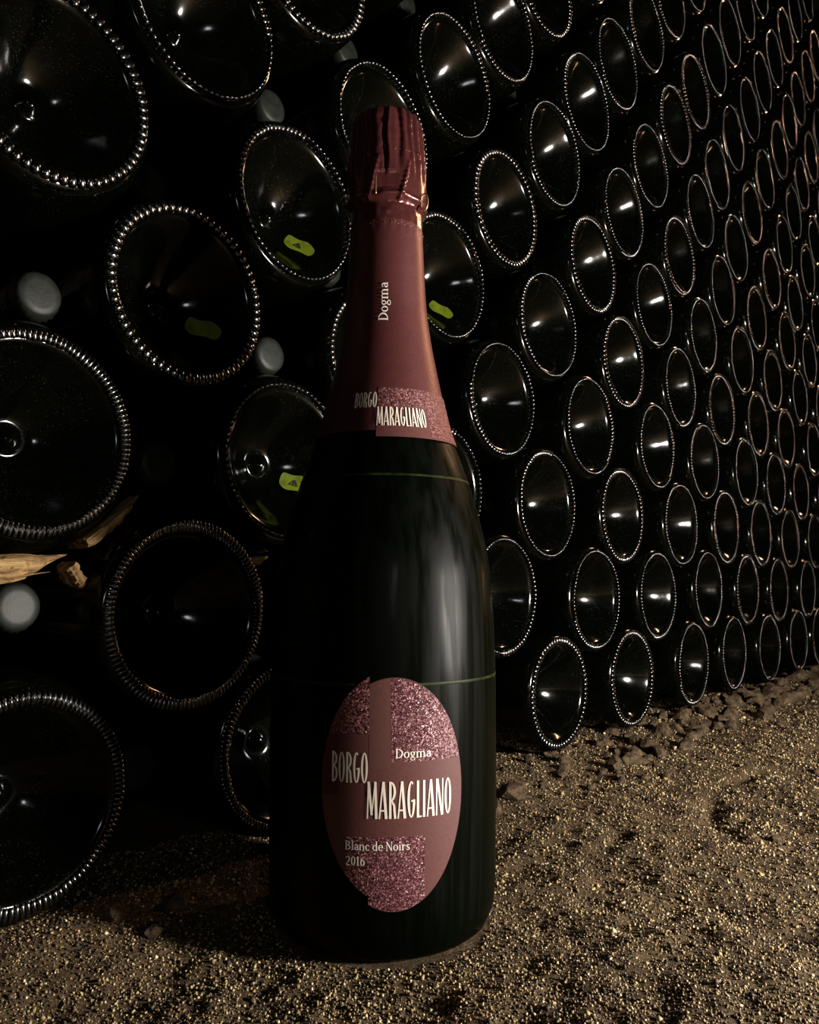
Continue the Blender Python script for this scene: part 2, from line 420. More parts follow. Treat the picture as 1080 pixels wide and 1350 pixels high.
FIT = {(0,0):(-0.0010,0.0009,0.0506,0.016,-0.005), (3,0):(0.3743,-0.0004,0.0497,-0.011,0.002), (4,0):(0.4955,0.0001,0.0489,-0.011,0.001), (5,0):(0.6244,-0.0017,0.0509,0.004,0.001), (6,0):(0.7443,-0.0003,0.0522,0.010,-0.001), (0.5,1):(0.0623,-0.0034,0.1150,0.018,0.006), (2.5,1):(0.3031,-0.0004,0.1188,-0.002,0.001), (3.5,1):(0.4307,-0.0004,0.1150,-0.027,0.000), (4.5,1):(0.5487,0.0006,0.1145,-0.019,0.001), (5.5,1):(0.6738,0.0006,0.1184,-0.005,-0.000), (6.5,1):(0.7969,0.0003,0.1176,0.012,-0.000), (7.5,1):(0.9185,0.0009,0.1169,0.008,-0.000), (0,2):(-0.0008,0.0045,0.1831,0.027,0.035), (1,2):(0.1193,0.0022,0.1860,-0.030,0.020), (3,2):(0.3621,0.0013,0.1828,0.012,0.006), (4,2):(0.4828,0.0011,0.1809,-0.011,0.003), (5,2):(0.6063,0.0002,0.1811,-0.006,0.000), (6,2):(0.7303,-0.0002,0.1835,0.012,0.000), (0.5,3):(0.0612,0.0013,0.2519,-0.003,0.023), (2.5,3):(0.3067,0.0023,0.2488,-0.005,0.020), (3.5,3):(0.4261,-0.0000,0.2478,-0.009,-0.002), (4.5,3):(0.5523,-0.0005,0.2482,0.003,0.000), (5.5,3):(0.6726,0.0004,0.2481,-0.019,0.001), (6.5,3):(0.7994,-0.0011,0.2495,0.005,0.001), (0,4):(-0.0009,-0.0003,0.3161,-0.009,0.001), (1,4):(0.1225,0.0013,0.3142,0.050,0.012), (2,4):(0.2416,-0.0006,0.3125,0.004,-0.011), (3,4):(0.3648,0.0003,0.3130,-0.026,0.002), (4,4):(0.4888,-0.0000,0.3118,-0.001,-0.000), (5,4):(0.6118,-0.0000,0.3130,0.008,0.001), (0.5,5):(0.0647,-0.0002,0.3812,-0.004,0.000), (2.5,5):(0.3071,-0.0013,0.3794,0.016,-0.020), (3.5,5):(0.4353,-0.0004,0.3799,0.018,0.002), (4.5,5):(0.5539,0.0004,0.3786,-0.030,0.001), (2,6):(0.2513,0.0001,0.4442,0.004,-0.000), (3,6):(0.3725,-0.0016,0.4444,0.004,-0.025), (1,6):(0.1280,-0.0001,0.4464,-0.001,0.000), (7,0):(0.8649,-0.0009,0.0499,-0.030,0.005), (8,0):(0.9898,-0.0015,0.0520,-0.030,0.004), (1,0):(0.1211,0.0007,0.0517,-0.021,-0.000), (6,4):(0.7319,0.0013,0.3111,-0.003,0.004)}
S_, V_ = .12284, .065815
ROWX = [.0053, -.001, -.0076, -.0024, -.0029, .0027, .0058]
ORD = ['bottom', 'second', 'third', 'fourth', 'fifth', 'sixth', 'seventh', 'eighth', 'ninth', 'tenth', 'eleventh', 'twelfth', 'thirteenth', 'fourteenth', 'fifteenth', 'sixteenth']
SPECIAL = {
    (0, 0): 'dark bottle base resting on sandy floor at the near end of bottom row',
    (1, 0): 'dark bottle base in bottom row, shaded behind the standing bottle',
    (2, 0): 'dark bottle base in bottom row hidden behind the standing labelled bottle',
    (3, 0): 'dark bottle base on rubble, first of bottom row past the standing bottle',
    (4, 0): 'dark bottle base on rubble, second of bottom row past the standing bottle',
    (.5, 1): 'dark bottle base in second row, just past the broken yellow wood wedge',
    (2.5, 1): 'dark bottle base in second row half covered by standing bottle shoulder',
    (0, 2): 'big dark bottle base with specks, lying right above the broken wood wedge',
    (1, 2): 'dark bottle base with yellow-green mark, third row, beside standing bottle shoulder',
    (2, 2): 'dark bottle base in third row mostly hidden behind standing bottle shoulder',
    (.5, 3): 'dusty-topped dark bottle base with yellow-green mark and no arrow, fourth row',
    (1.5, 3): 'dark bottle base in fourth row hidden behind the burgundy neck foil',
    (1, 4): 'dark bottle base with yellow-green mark and dark arrow, fifth row, beside foil cap',
    (2, 4): 'dark bottle base with yellow-green mark peeking from behind neck foil, fifth row',
    (0, 4): 'large dark bottle base, first of fifth row, near end of stack',
    (.5, 5): 'plain dark bottle base, first of sixth row, near end of stack',
    (1.5, 5): 'dark bottle base in sixth row behind the crimped top of the foil cap',
}
MARKS = {(1, 2): (True, 0), (.5, 3): (False, 0), (1, 4): (True, 14), (2, 4): (False, 22)}
COLS = {0: (0, 10), 1: (0, 9), 2: (0, 10), 3: (0, 9), 4: (0, 10), 5: (0, 9), 6: (1, 10), 7: (1, 9), 8: (2, 10), 9: (2, 9), 10: (3, 10), 11: (4, 9), 12: (5, 10), 13: (5, 9), 14: (7, 10), 15: (7, 9)}
rb = random.Random(21)
def lat(i, j):
    if (i, j) in FIT:
        x, y, z, yaw, e = FIT[(i, j)]
        return (x, y, z, max(-.02, min(.03, yaw * .6)), max(-.012, min(.012, e * .5)))
    x = i * S_ + (ROWX[j] if j < 7 else rb.uniform(-.0035, .0035)); z = j * V_ + .0505
    return (x + rb.uniform(-.001, .001), rb.uniform(-.0015, .0025), z + rb.uniform(-.0004, .0004), rb.uniform(-.008, .008), rb.uniform(-.003, .003))
KEYS = [(c + .5 * (j % 2), j) for j in range(16) for c in range(COLS[j][0], COLS[j][1] + 4)]
DB = .115                                   # length of the straight side
END = {}                                    # axis of each bottle as two points, at its base and where its side ends
for k in KEYS:
    x, y, z, yaw, e = lat(*k)
    END[k] = [y, [x, z], [x - yaw * DB, z - e * DB]]
NEI = [(k, n) for k in KEYS for n in ((k[0] + 1, k[1]), (k[0] + .5, k[1] + 1), (k[0] - .5, k[1] + 1)) if n in END]
def gap(a_, b_): return min(math.hypot(END[a_][t][0] - END[b_][t][0], END[a_][t][1] - END[b_][t][1]) for t in (1, 2))
for it in range(150):                       # push apart the few that would sink into one another
    for (a_, b_) in NEI:
        for t in (1, 2):
            p, q = END[a_][t], END[b_][t]; dx, dz = q[0] - p[0], q[1] - p[1]; d = math.hypot(dx, dz)
            if d < .0862:
                w_ = .5 * (.0862 - d) / d
                p[0] -= dx * w_; p[1] -= dz * w_ * (a_[1] > 0); q[0] += dx * w_; q[1] += dz * w_
RAD = {k: .0425 for k in KEYS}              # then let each swell until it rests against a neighbour
NB = {k: [] for k in KEYS}
for (a_, b_) in NEI:
    d = gap(a_, b_); NB[a_].append((b_, d)); NB[b_].append((a_, d))
for it in range(36):
    for k in KEYS:
        if RAD[k] < .0457 and all(RAD[k] + .0001 + RAD[n] <= d - .00002 for (n, d) in NB[k]): RAD[k] += .0001
pos = {}
def axis_at(k, y):
    y0, p, q = END[k]; t = (y - y0) / DB
    return p[0] + (q[0] - p[0]) * t, p[1] + (q[1] - p[1]) * t
def stack_bottle(i, j):
    y, p, q = END[(i, j)]; x, z = p; a = -(q[0] - x) / DB; e = -(q[1] - z) / DB
    pos[(i, j)] = (x, y, z)
    root = empty('stacked_bottle', (x, y, z)); root.rotation_mode = 'YXZ'; root.rotation_euler = (-e, 0, a)
    n = int(i - (2 if j in (0, 2, 4) else 1.5))
    if (i, j) in SPECIAL: lab = SPECIAL[(i, j)]
    elif j <= 5 and n <= 6: lab = 'dark bottle base in the %s row, %s one past the standing bottle' % (ORD[j], ['', 'first'] [n] if n < 2 else ORD[n - 1])
    elif j <= 5: lab = 'small far bottle base in the %s row, towards the dim end of the stack' % ORD[j]
    else: lab = ('dark bottle base with knurled rim in the %s row of the stack' % ORD[j])
    tag(root, lab, 'bottle', 'bottles stacked with their bases out')
    sp = rb.uniform(0, 6.283)
    g = share('bottle_glass', glass_mesh(RAD[(i, j)]), root); g.rotation_euler = (0, sp, 0)
    k = tag(share('knurled_rim', KNURL[WHICH.get((i, j), 2 if rb.random() < .7 else 0)], root), kind='stuff'); k.rotation_euler = (0, sp, 0)
    if (i, j) in MARKS:
        arrow, dg = MARKS[(i, j)]
        mk = tag(share('punt_mark', MARK, root), 'yellow-green mark inside the punt'); mk.rotation_euler = (0, math.radians(dg), 0)
        if arrow: tag(share('arrow_mark', ARROW, mk), 'small dark arrowhead')
    return root
for k in KEYS: stack_bottle(*k)

# bottles laid the other way, only their capped necks show in the gaps
def crown_mesh():
    V = []; F = []; n = 42
    prof = [(0, 0), (.0055, -.0001), (.0078, .0002), (.0087, .0010), (.0091, .0026), (.0099, .0056), (.0097, .0060), (.0088, .0058)]
    for k, (r, y) in enumerate(prof):
        for s in range(n):
            a = 2 * math.pi * s / n; w_ = (.0006 if s % 2 else -.0004) * max(0, (k - 3) / 3)
            V.append(((max(r, 1e-6) + w_) * math.cos(a), y, (max(r, 1e-6) + w_) * math.sin(a)))
    for k in range(len(prof) - 1):
        for s in range(n): F.append((k * n + s, k * n + (s + 1) % n, (k + 1) * n + (s + 1) % n, (k + 1) * n + s))
    me = bpy.data.meshes.new('crown_cap'); me.from_pydata(V, [], F); me.validate(); me.materials.append(M['crown'])
    me.polygons.foreach_set('use_smooth', [True] * len(me.polygons)); return me
CROWN = crown_mesh()
REV = [(.0001, .0058), (.0088, .006), (.0088, .012), (.0094, .014), (.0094, .018), (.0088, .020)] + smooth_profile([(.0088, .03), (.0090, .09), (.0100, .135), (.0130, .155), (.0190, .180), (.0260, .205), (.0320, .232), (.0350, .255)], 3) + [(.0350, .33), (.0325, .338), (.028, .340)] + smooth_profile([(.025, .337), (.018, .324), (.008, .316), (.0001, .315)], 2)
rv, rf = lathe_y(REV, 56)
RGLASS = bpy.data.meshes.new('bottle_glass'); RGLASS.from_pydata(rv, [], rf); RGLASS.validate(); RGLASS.polygons.foreach_set('use_smooth', [True] * len(RGLASS.polygons)); RGLASS.materials.append(M['stack_glass'])
NECKLAB = {(0, 3): 'pale capped bottle neck poking out above the big speckled bottle base',
           (1, 3): 'pale capped bottle neck in gap of fourth row beside standing bottle neck',
           (0, 1): 'pale capped bottle neck under the broken yellow wood wedge',
           (.5, 2): 'pale capped bottle neck in dark gap of third row, above wood sliver'}
NECKPOS = {(1, 3): (.1205, .020, .2400), (0, 3): (.0050, .020, .2400), (.5, 2): (.0600, .020, .1795), (0, 1): (.0015, .020, .1190)}
SIDE = {}
def side_r(R, y):
    k = int(round(R * 1e4))
    if k not in SIDE:
        pr = body_profile(R)[2:]; SIDE[k] = (np.array([p[1] for p in pr]), np.array([p[0] for p in pr]))
    return np.interp(y, SIDE[k][0], SIDE[k][1], left=.0388, right=-1)
RY, RR_ = np.array([0, .0064] + [p[1] for p in REV[2:-4]]), np.array([.0108, .0108] + [p[0] for p in REV[2:-4]])
def rear_r(y): return np.interp(y, RY, RR_, left=-1, right=-1)
ST = np.concatenate([[0, .0032, .0063], np.arange(.008, .34, .002)])
REAR = []
def room(x, y, z, tx, tz, nb):
    """least clearance of a neck-out bottle, axis slopes tx, tz, from the ground and the bottles around it"""
    yy = y + ST; px = x + tx * ST; pz = z + tz * ST; r = rear_r(ST)
    m_ = float((pz - r - .0075).min())
    for k in nb:
        rf_ = side_r(RAD[k], yy - END[k][0]); ax, az = axis_at(k, yy)
        m_ = min(m_, float(np.where(rf_ > 0, np.hypot(px - ax, pz - az) - r - rf_, 1).min()))
    for (ox, oy, oz, otx, otz) in REAR:
        if abs(ox - x) < .14 and abs(oz - z) < .14:
            ro = rear_r(yy - oy)
            m_ = min(m_, float(np.where(ro > 0, np.hypot(px - ox - otx * (yy - oy), pz - oz - otz * (yy - oy)) - r - ro, 1).min()))
    return m_
def neck_bottle(i, j):
    a = pos.get((i - .5, j)); b = pos.get((i + .5, j))
    x = (a[0] + b[0]) / 2 if a and b else i * S_ + (ROWX[j] if j < 7 else 0)
    z = j * V_ + .0505
    x, y, z = NECKPOS.get((i, j), (x + rb.uniform(-.002, .002), rb.uniform(.025, .045), z - .003 + rb.uniform(-.002, .002)))
    nb = [k for k in KEYS if abs(k[0] - i) <= 1.51 and abs(k[1] - j) <= 2]
    best = (room(x, y, z, 0, 0, nb), x, z, 0.0, 0.0); rr_ = random.Random(int(i * 10 + j * 100))
    for it in range(140):                   # feel for the way in between the others
        if best[0] >= .0003: break
        s_ = .004 * (1 - it / 170)
        c = (best[1] + rr_.gauss(0, s_ * .5), best[2] + rr_.gauss(0, s_ * .5), best[3] + rr_.gauss(0, s_ * 6), best[4] + rr_.gauss(0, s_ * 6))
        m_ = room(c[0], y, c[1], c[2], c[3], nb)
        if m_ > best[0]: best = (m_,) + c
    _, x, z, tx, tz = best
    if best[0] > .0004:                      # lower its tail until it lies on something
        while tz > -.15 and room(x, y, z, tx, tz - .001, nb) > .0004: tz -= .001
    REAR.append((x, y, z, tx, tz))
    root = empty('neck_out_bottle', (x, y, z)); root.rotation_mode = 'YXZ'; root.rotation_euler = (math.atan(tz), 0, -math.atan(tx))
    tag(root, NECKLAB.get((i, j), 'capped bottle neck recessed in a dark gap of the %s row of the stack' % ORD[j]), 'bottle', 'bottles stacked with their necks out')
    share('bottle_glass', RGLASS, root); share('crown_cap', CROWN, root)
for j in range(0, 8):
    for c in range(0, 4):
        i = c + (.5 if j % 2 == 0 else 0)
        if j >= 6 and i < 1: continue
        if j == 0 and c > 2: continue
        neck_bottle(i, j)

# ------------------------------------------------------------------ splintered wood caught in the stack
def splinter(name, L, D, T, seed, loc, rot, label, n=14, taper=1.0):
    r = random.Random(seed); V = []; F = []; K = 10
    for i in range(n + 1):
        t = i / n
        sh = 1 - taper * max(0, (t - .45) / .55) ** 1.3
        for k in range(K):
            a = 2 * math.pi * k / K
            cx = abs(math.cos(a)) ** .5 * math.copysign(1, math.cos(a)); cz = abs(math.sin(a)) ** .5 * math.copysign(1, math.sin(a))
            j = 1 + .22 * noise.noise(Vector((t * 3, k * 1.7, seed))) + .12 * r.uniform(-1, 1)
            V.append((L * (t - .5) + r.uniform(-.02, .02) * L * (t > .5), D * .5 * cx * j * (.35 + .65 * sh), T * .5 * cz * j * max(.05, sh) + T * .42 * (1 - sh)))
    for i in range(n):
        for k in range(K): F.append((i * K + k, i * K + (k + 1) % K, (i + 1) * K + (k + 1) % K, (i + 1) * K + k))
    F.append(tuple(range(K))[::-1]); F.append(tuple(n * K + k for k in range(K)))
    o = mesh_obj(name, V, F, M['wood'], smooth=False); o.location = loc; o.rotation_euler = rot
    return tag(o, label, 'wood')
wd = splinter('broken_wood_wedge', .060, .030, .0125, 3, (-.016, .012, .1315), (0, -.06, .12), 'broken yellow wood wedge with splintered tip jammed under a bottle')
# torn fibres on the wedge
for k in range(7):
    r = random.Random(40 + k); L = r.uniform(.008, .018); V = []
    for t in range(5):
        q_ = t / 4; rad = .0005 * (1 - .8 * q_)
        for a in range(4): V.append((L * (q_ - .5), rad * math.cos(a * 1.57) + .001 * math.sin(q_ * 3), rad * math.sin(a * 1.57)))
    F = [(t * 4 + a, t * 4 + (a + 1) % 4, t * 4 + 4 + (a + 1) % 4, t * 4 + 4 + a) for t in range(4) for a in range(4)]
    o = mesh_obj('torn_fibre', V, F, M['wood'], wd, smooth=False); o.location = (r.uniform(-.014, .014), -.0145 + r.uniform(0, .002), r.uniform(-.004, .005)); o.rotation_euler = (r.uniform(-.3, .3), r.uniform(-.6, .1), r.uniform(-.3, .3))
splinter('wood_sliver', .034, .014, .0045, 8, (.0352, .018, .1527), (0, -.62, .15), 'thin grey-brown wood sliver lying between two bottles in the second row')
splinter('wood_chip', .016, .009, .005, 12, (.0194, .012, .1285), (0, .9, .2), 'small brown curled wood chip beside the wedge')
splinter('wood_lath_end', .020, .016, .0045, 15, (.1102, .020, .1380), (0, -.05, .15), 'small wood lath end showing just behind the standing bottle')

# ------------------------------------------------------------------ the standing bottle
BX, BY = .1036, -.0721
TOC = Vector((-.74709, -.66473, 0)); RTV = Vector((.66473, -.74709, 0))
PROF = [(.0000, .0340), (.0004, .0372), (.0022, .0398), (.0062, .0420), (.0120, .0431), (.0200, .0435), (.0500, .0438), (.0780, .0439), (.0971, .0438), (.1155, .0431), (.1341, .0417), (.1436, .0401), (.1529, .0379), (.1626, .0352), (.1721, .0321), (.1820, .0285), (.1897, .0258), (.2013, .0231), (.2126, .0207), (.2239, .0185), (.2357, .0167), (.2471, .0158), (.2635, .0150), (.2738, .0146), (.2790, .0146)]
PZ = [p[0] for p in PROF]; PR_ = [p[1] for p in PROF]
def rad(z): return float(np.interp(z, PZ, PR_))
def smrad(z):
    d = .003
    return (rad(z - d) + 2 * rad(z) + rad(z + d)) / 4 if z > .02 else rad(z)
wine = empty('sparkling_wine_bottle', (BX, BY, 0))
tag(wine, 'standing dark sparkling wine bottle with burgundy foil and oval burgundy label', 'bottle')
def on(ang, z, off=0.0, r=None):
    """point on the bottle: angle in degrees (0 faces the viewer, + to the right), height, distance off the glass"""
    a = math.radians(ang); R = (smrad(z) if r is None else r) + off
    d = TOC * math.cos(a) + RTV * math.sin(a)
    return (d.x * R, d.y * R, z)
def lathe_z(name, prof, seg, mat, parent):
    V = []; F = []
    for (z, r) in prof:
        for s in range(seg): V.append(on(360 * s / seg, z, 0, max(r, 1e-6)))
    for i in range(len(prof) - 1):
        for s in range(seg): F.append((i * seg + s, i * seg + (s + 1) % seg, (i + 1) * seg + (s + 1) % seg, (i + 1) * seg + s))
    return mesh_obj(name, V, F, mat, parent)
zz = [0, .0003, .0008, .0015, .0024, .0036, .005, .007, .0095, .012, .016] + [.02 + (.279 - .02) * k / 110 for k in range(111)]
gp = [(.024, 1e-6), (.0235, .008), (.019, .018), (.009, .028), (.001, .0325)] + [(z, smrad(z) - (.0005 if z > .2 else 0)) for z in zz] + [(.281, .014), (.2812, 1e-6)]
lathe_z('bottle_glass', gp, 128, M['clear_dark_glass'], wine)

for (z, h) in ((.1675, .0007), (.0938, .0007)):  # thin rings coloured green in place of light refracted through the glass
    lathe_z('green_glint_ring', [(z - h, smrad(z - h) - .0001), (z - h * .5, smrad(z) + .00008), (z + h * .5, smrad(z) + .00008), (z + h, smrad(z + h) - .0001)], 128, M['green_glint'], wine)['label'] = 'faint green glint painted as a ring around the glass'

def grid_patch(name, a0, a1, zlo, zhi, na, nz, off, mat, parent, label=None):
    V = []; F = []
    for i in range(na + 1):
        a = a0 + (a1 - a0) * i / na
        l, h = zlo(a), zhi(a)
        for k in range(nz + 1): V.append(on(a, l + (h - l) * k / nz, off))
    for i in range(na):
        for k in range(nz): F.append((i * (nz + 1) + k, (i + 1) * (nz + 1) + k, (i + 1) * (nz + 1) + k + 1, i * (nz + 1) + k + 1))
    # give the paper an edge
    n1 = len(V); border = [i * (nz + 1) for i in range(na + 1)] + [na * (nz + 1) + k for k in range(1, nz + 1)] + [i * (nz + 1) + nz for i in range(na - 1, -1, -1)] + [k for k in range(nz - 1, 0, -1)]
    cx, cy = 0, 0
    for b in border:
        x, y, z = V[b]; R = math.hypot(x, y); s = (R - off * .95) / R
        V.append((x * s, y * s, z))
    V = V[:n1]
    o = mesh_obj(name, V, F, mat, parent)
    if label: o['label'] = label
    return o
# foil capsule with crimped head
def foil_r(z):
    if z < .2790: return smrad(z) + .0002
    return float(np.interp(z, [.279, .2815, .285, .290, .297, .3056, .312, .3165, .3188, .3197], [.0148, .0160, .0164, .0165, .0161, .0156, .0150, .0145, .0136, .0120]))
def tri(x): x = x % 1.0; return 1 - abs(2 * x - 1)
folds = [(-3.0, 2.4, .0019), (19, 5, .0012), (34, 4, .0010), (47, 4, .0011), (-24, 4, .0012), (-43, 5, .0010), (-62, 4, .0012), (66, 5, .0011), (85, 4, .001), (110, 5, .0012), (140, 5, .001), (170, 5, .0012), (-90, 5, .0012), (-120, 5, .001), (-150, 5, .0012)]
def crimp(ang, z):
    d = 0
    env = min(1, max(0, (z - .2885) / .010)) * (1 - .25 * min(1, max(0, (z - .315) / .004)))
    if env > 0:
        for (c, wd_, am) in folds:
            u = (ang + 1.3 * math.sin(z * 260 + c) - c + 180) % 360 - 180
            d -= env * am * math.exp(-(u / wd_) ** 2)
            d += env * am * .30 * math.exp(-((u - wd_ * 2) / (wd_ * 1.5)) ** 2)
        d += env * .0003 * noise.noise(Vector((ang * .07, z * 500, 3)))
    # wire cage showing through: hoop plus four drops
    hoop = math.exp(-((z - .2812 - .0006 * math.sin(math.radians(ang * 4))) / .0011) ** 2); d += .0011 * hoop
    for c in (-22, 24, 115, -140):
        u = (ang - c - (z - .285) * 900 + 180) % 360 - 180
        if .279 < z < .297: d += .0010 * math.exp(-(u / 3.0) ** 2) * (1 + .35 * math.sin(z * 7000)) * (1 if c == 24 else .7)
    # pressed facet between hoop and folds
    if .2835 < z < .2905: d -= .0006 * math.exp(-(((ang - 2) / 14) ** 4))
    if .268 < z < .283: d += .00035 * noise.noise(Vector((ang * .09, z * 420, 1)))
    return d
fz = [.200 + (.2735 - .200) * k / 44 for k in range(45)] + [.2745 + (.3188 - .2745) * k / 70 for k in range(71)] + [.3194, .3197]
V = []; F = []; SEG = 240
for z in fz:
    for s in range(SEG):
        a = 360 * s / SEG - 180
        V.append(on(a, z, 0, foil_r(z) + crimp(a, z)))
for i in range(len(fz) - 1):
    for s in range(SEG): F.append((i * SEG + s, i * SEG + (s + 1) % SEG, (i + 1) * SEG + (s + 1) % SEG, (i + 1) * SEG + s))
b0 = len(V)
for ring, rr_ in enumerate((.009, .004)):
    for s in range(SEG):
        a = 360 * s / SEG - 180; V.append(on(a, .3195 + .0003 * noise.noise(Vector((a * .06, ring, 2))), 0, rr_))
last = (len(fz) - 1) * SEG
for s in range(SEG):
    F.append((last + s, last + (s + 1) % SEG, b0 + (s + 1) % SEG, b0 + s)); F.append((b0 + s, b0 + (s + 1) % SEG, b0 + SEG + (s + 1) % SEG, b0 + SEG + s))
F.append(tuple(b0 + SEG + s for s in range(SEG)))
foil = mesh_obj('foil_capsule', V, F, M['foil'], wine)
foil.data.materials.append(M['foil_head'])
for p in foil.data.polygons:
    if p.center.z > .2712: p.material_index = 1
foil['label'] = 'burgundy foil capsule with crimped head'
def dots(name, z0, amp, step, r, parent):
    V = []; F = []
    n = int(360 / step)
    for k in range(n):
        a = k * step - 180; z = z0 + amp * (1 if k % 2 else -1); R = foil_r(z) + crimp(a, z)
        b = len(V); V.append(on(a, z, 0, R + r * .8))
        for q_ in range(5):
            t = q_ * 2 * math.pi / 5; V.append(on(a + math.degrees(r * math.cos(t) / R), z + r * math.sin(t), 0, R - .00005))
        for q_ in range(5): F.append((b, b + 1 + q_, b + 1 + (q_ + 1) % 5))
    return tag(mesh_obj(name, V, F, M['foil'], parent), kind='stuff')
dots('tear_perforation', .2705, .00035, 5.5, .00042, foil)
dots('crimp_perforation', .3005, .0003, 8.0, .00038, foil)
# loops of the cage twisted out under the foil
for (a, z) in ((58, .281), (-14.5, .2845)):
    V = []; F = []; n = 20; kk = 6; Rr = .0030
    for i in range(n):
        t = 2 * math.pi * i / n
        c = Vector(on(a, z + Rr * 1.2 * math.sin(t), 0, foil_r(z) + .0004 + (Rr * .55 * (1 + math.cos(t)) if a > 0 else .0006)))
        tn = Vector((0, 0, 1)); nr = Vector(on(a, 0, 0, 1)).normalized(); sd = nr.cross(tn)
        for q_ in range(kk):
            p = 2 * math.pi * q_ / kk
            V.append(tuple(c + .00032 * (math.cos(p) * sd + math.sin(p) * (nr * math.cos(t) + tn * math.sin(t)))))
    for i in range(n):
        for q_ in range(kk): F.append((i * kk + q_, i * kk + (q_ + 1) % kk, ((i + 1) % n) * kk + (q_ + 1) % kk, ((i + 1) % n) * kk + q_))
    mesh_obj('cage_wire_loop', V, F, M['wire'], foil)

# ---- lettering: glyphs are ribbons (x, y, width) in a box of cap height 1
def arc(cx, cy, rx, ry, a0, a1, thick, thin, n=14):
    out = []
    for k in range(n + 1):
        a = math.radians(a0 + (a1 - a0) * k / n)
        out.append((cx + rx * math.cos(a), cy + ry * math.sin(a), thin + (thick - thin) * abs(math.cos(a)) ** 1.3))
    return out
T, t_ = .088, .040     # tall condensed capitals
def CW(): return {
 'B': (.30, [[(.06, 0, T), (.06, 1, T)], arc(.07, .76, .155, .215, 90, -90, T, t_), arc(.07, .28, .17, .255, 90, -90, T, t_)]),
 'O': (.33, [arc(.155, .5, .105, .475, 0, 360, T, t_, 28)]),
 'R': (.31, [[(.06, 0, T), (.06, 1, T)], arc(.07, .73, .155, .245, 90, -90, T, t_), [(.11, .49, t_), (.20, .36, T * .9), (.245, 0, T)]]),
 'G': (.33, [arc(.155, .5, .105, .475, 60, 360, T, t_, 24), [(.26, .5, T), (.26, .34, T)], [(.15, .46, t_), (.30, .46, t_)]]),
 'M': (.45, [[(.05, 0, t_ * 1.2), (.085, 1, t_ * 1.4)], [(.085, 1, T), (.21, .10, T * .9)], [(.21, .10, t_), (.33, 1, t_)], [(.335, 1, T), (.38, 0, T * 1.1)]]),
 'A': (.34, [[(.02, 0, t_ * 1.3), (.15, 1, t_ * 1.3)], [(.165, 1, T), (.275, 0, T * 1.15)], [(.06, .22, t_), (.25, .22, t_)]]),
 'L': (.22, [[(.06, 0, T), (.06, 1, T)], [(.06, .025, t_), (.21, .025, t_)]]),
 'I': (.15, [[(.06, 0, T), (.06, 1, T)]]),
 'N': (.36, [[(.04, 0, t_ * 1.3), (.04, 1, t_ * 1.3)], [(.07, 1, T), (.27, 0, T)], [(.30, 0, t_ * 1.3), (.30, 1, t_ * 1.3)]]),
}
K, k_ = .135, .05      # book serif
def stem(x, y0, y1, s0=True, s1=True):
    out = [[(x, y0, K), (x, y1, K)]]
    if s0: out.append([(x - .13, y0 + .022, k_), (x + .13, y0 + .022, k_)])
    if s1: out.append([(x - .13, y1 - .022, k_), (x + .06, y1 - .022, k_)])
    return out
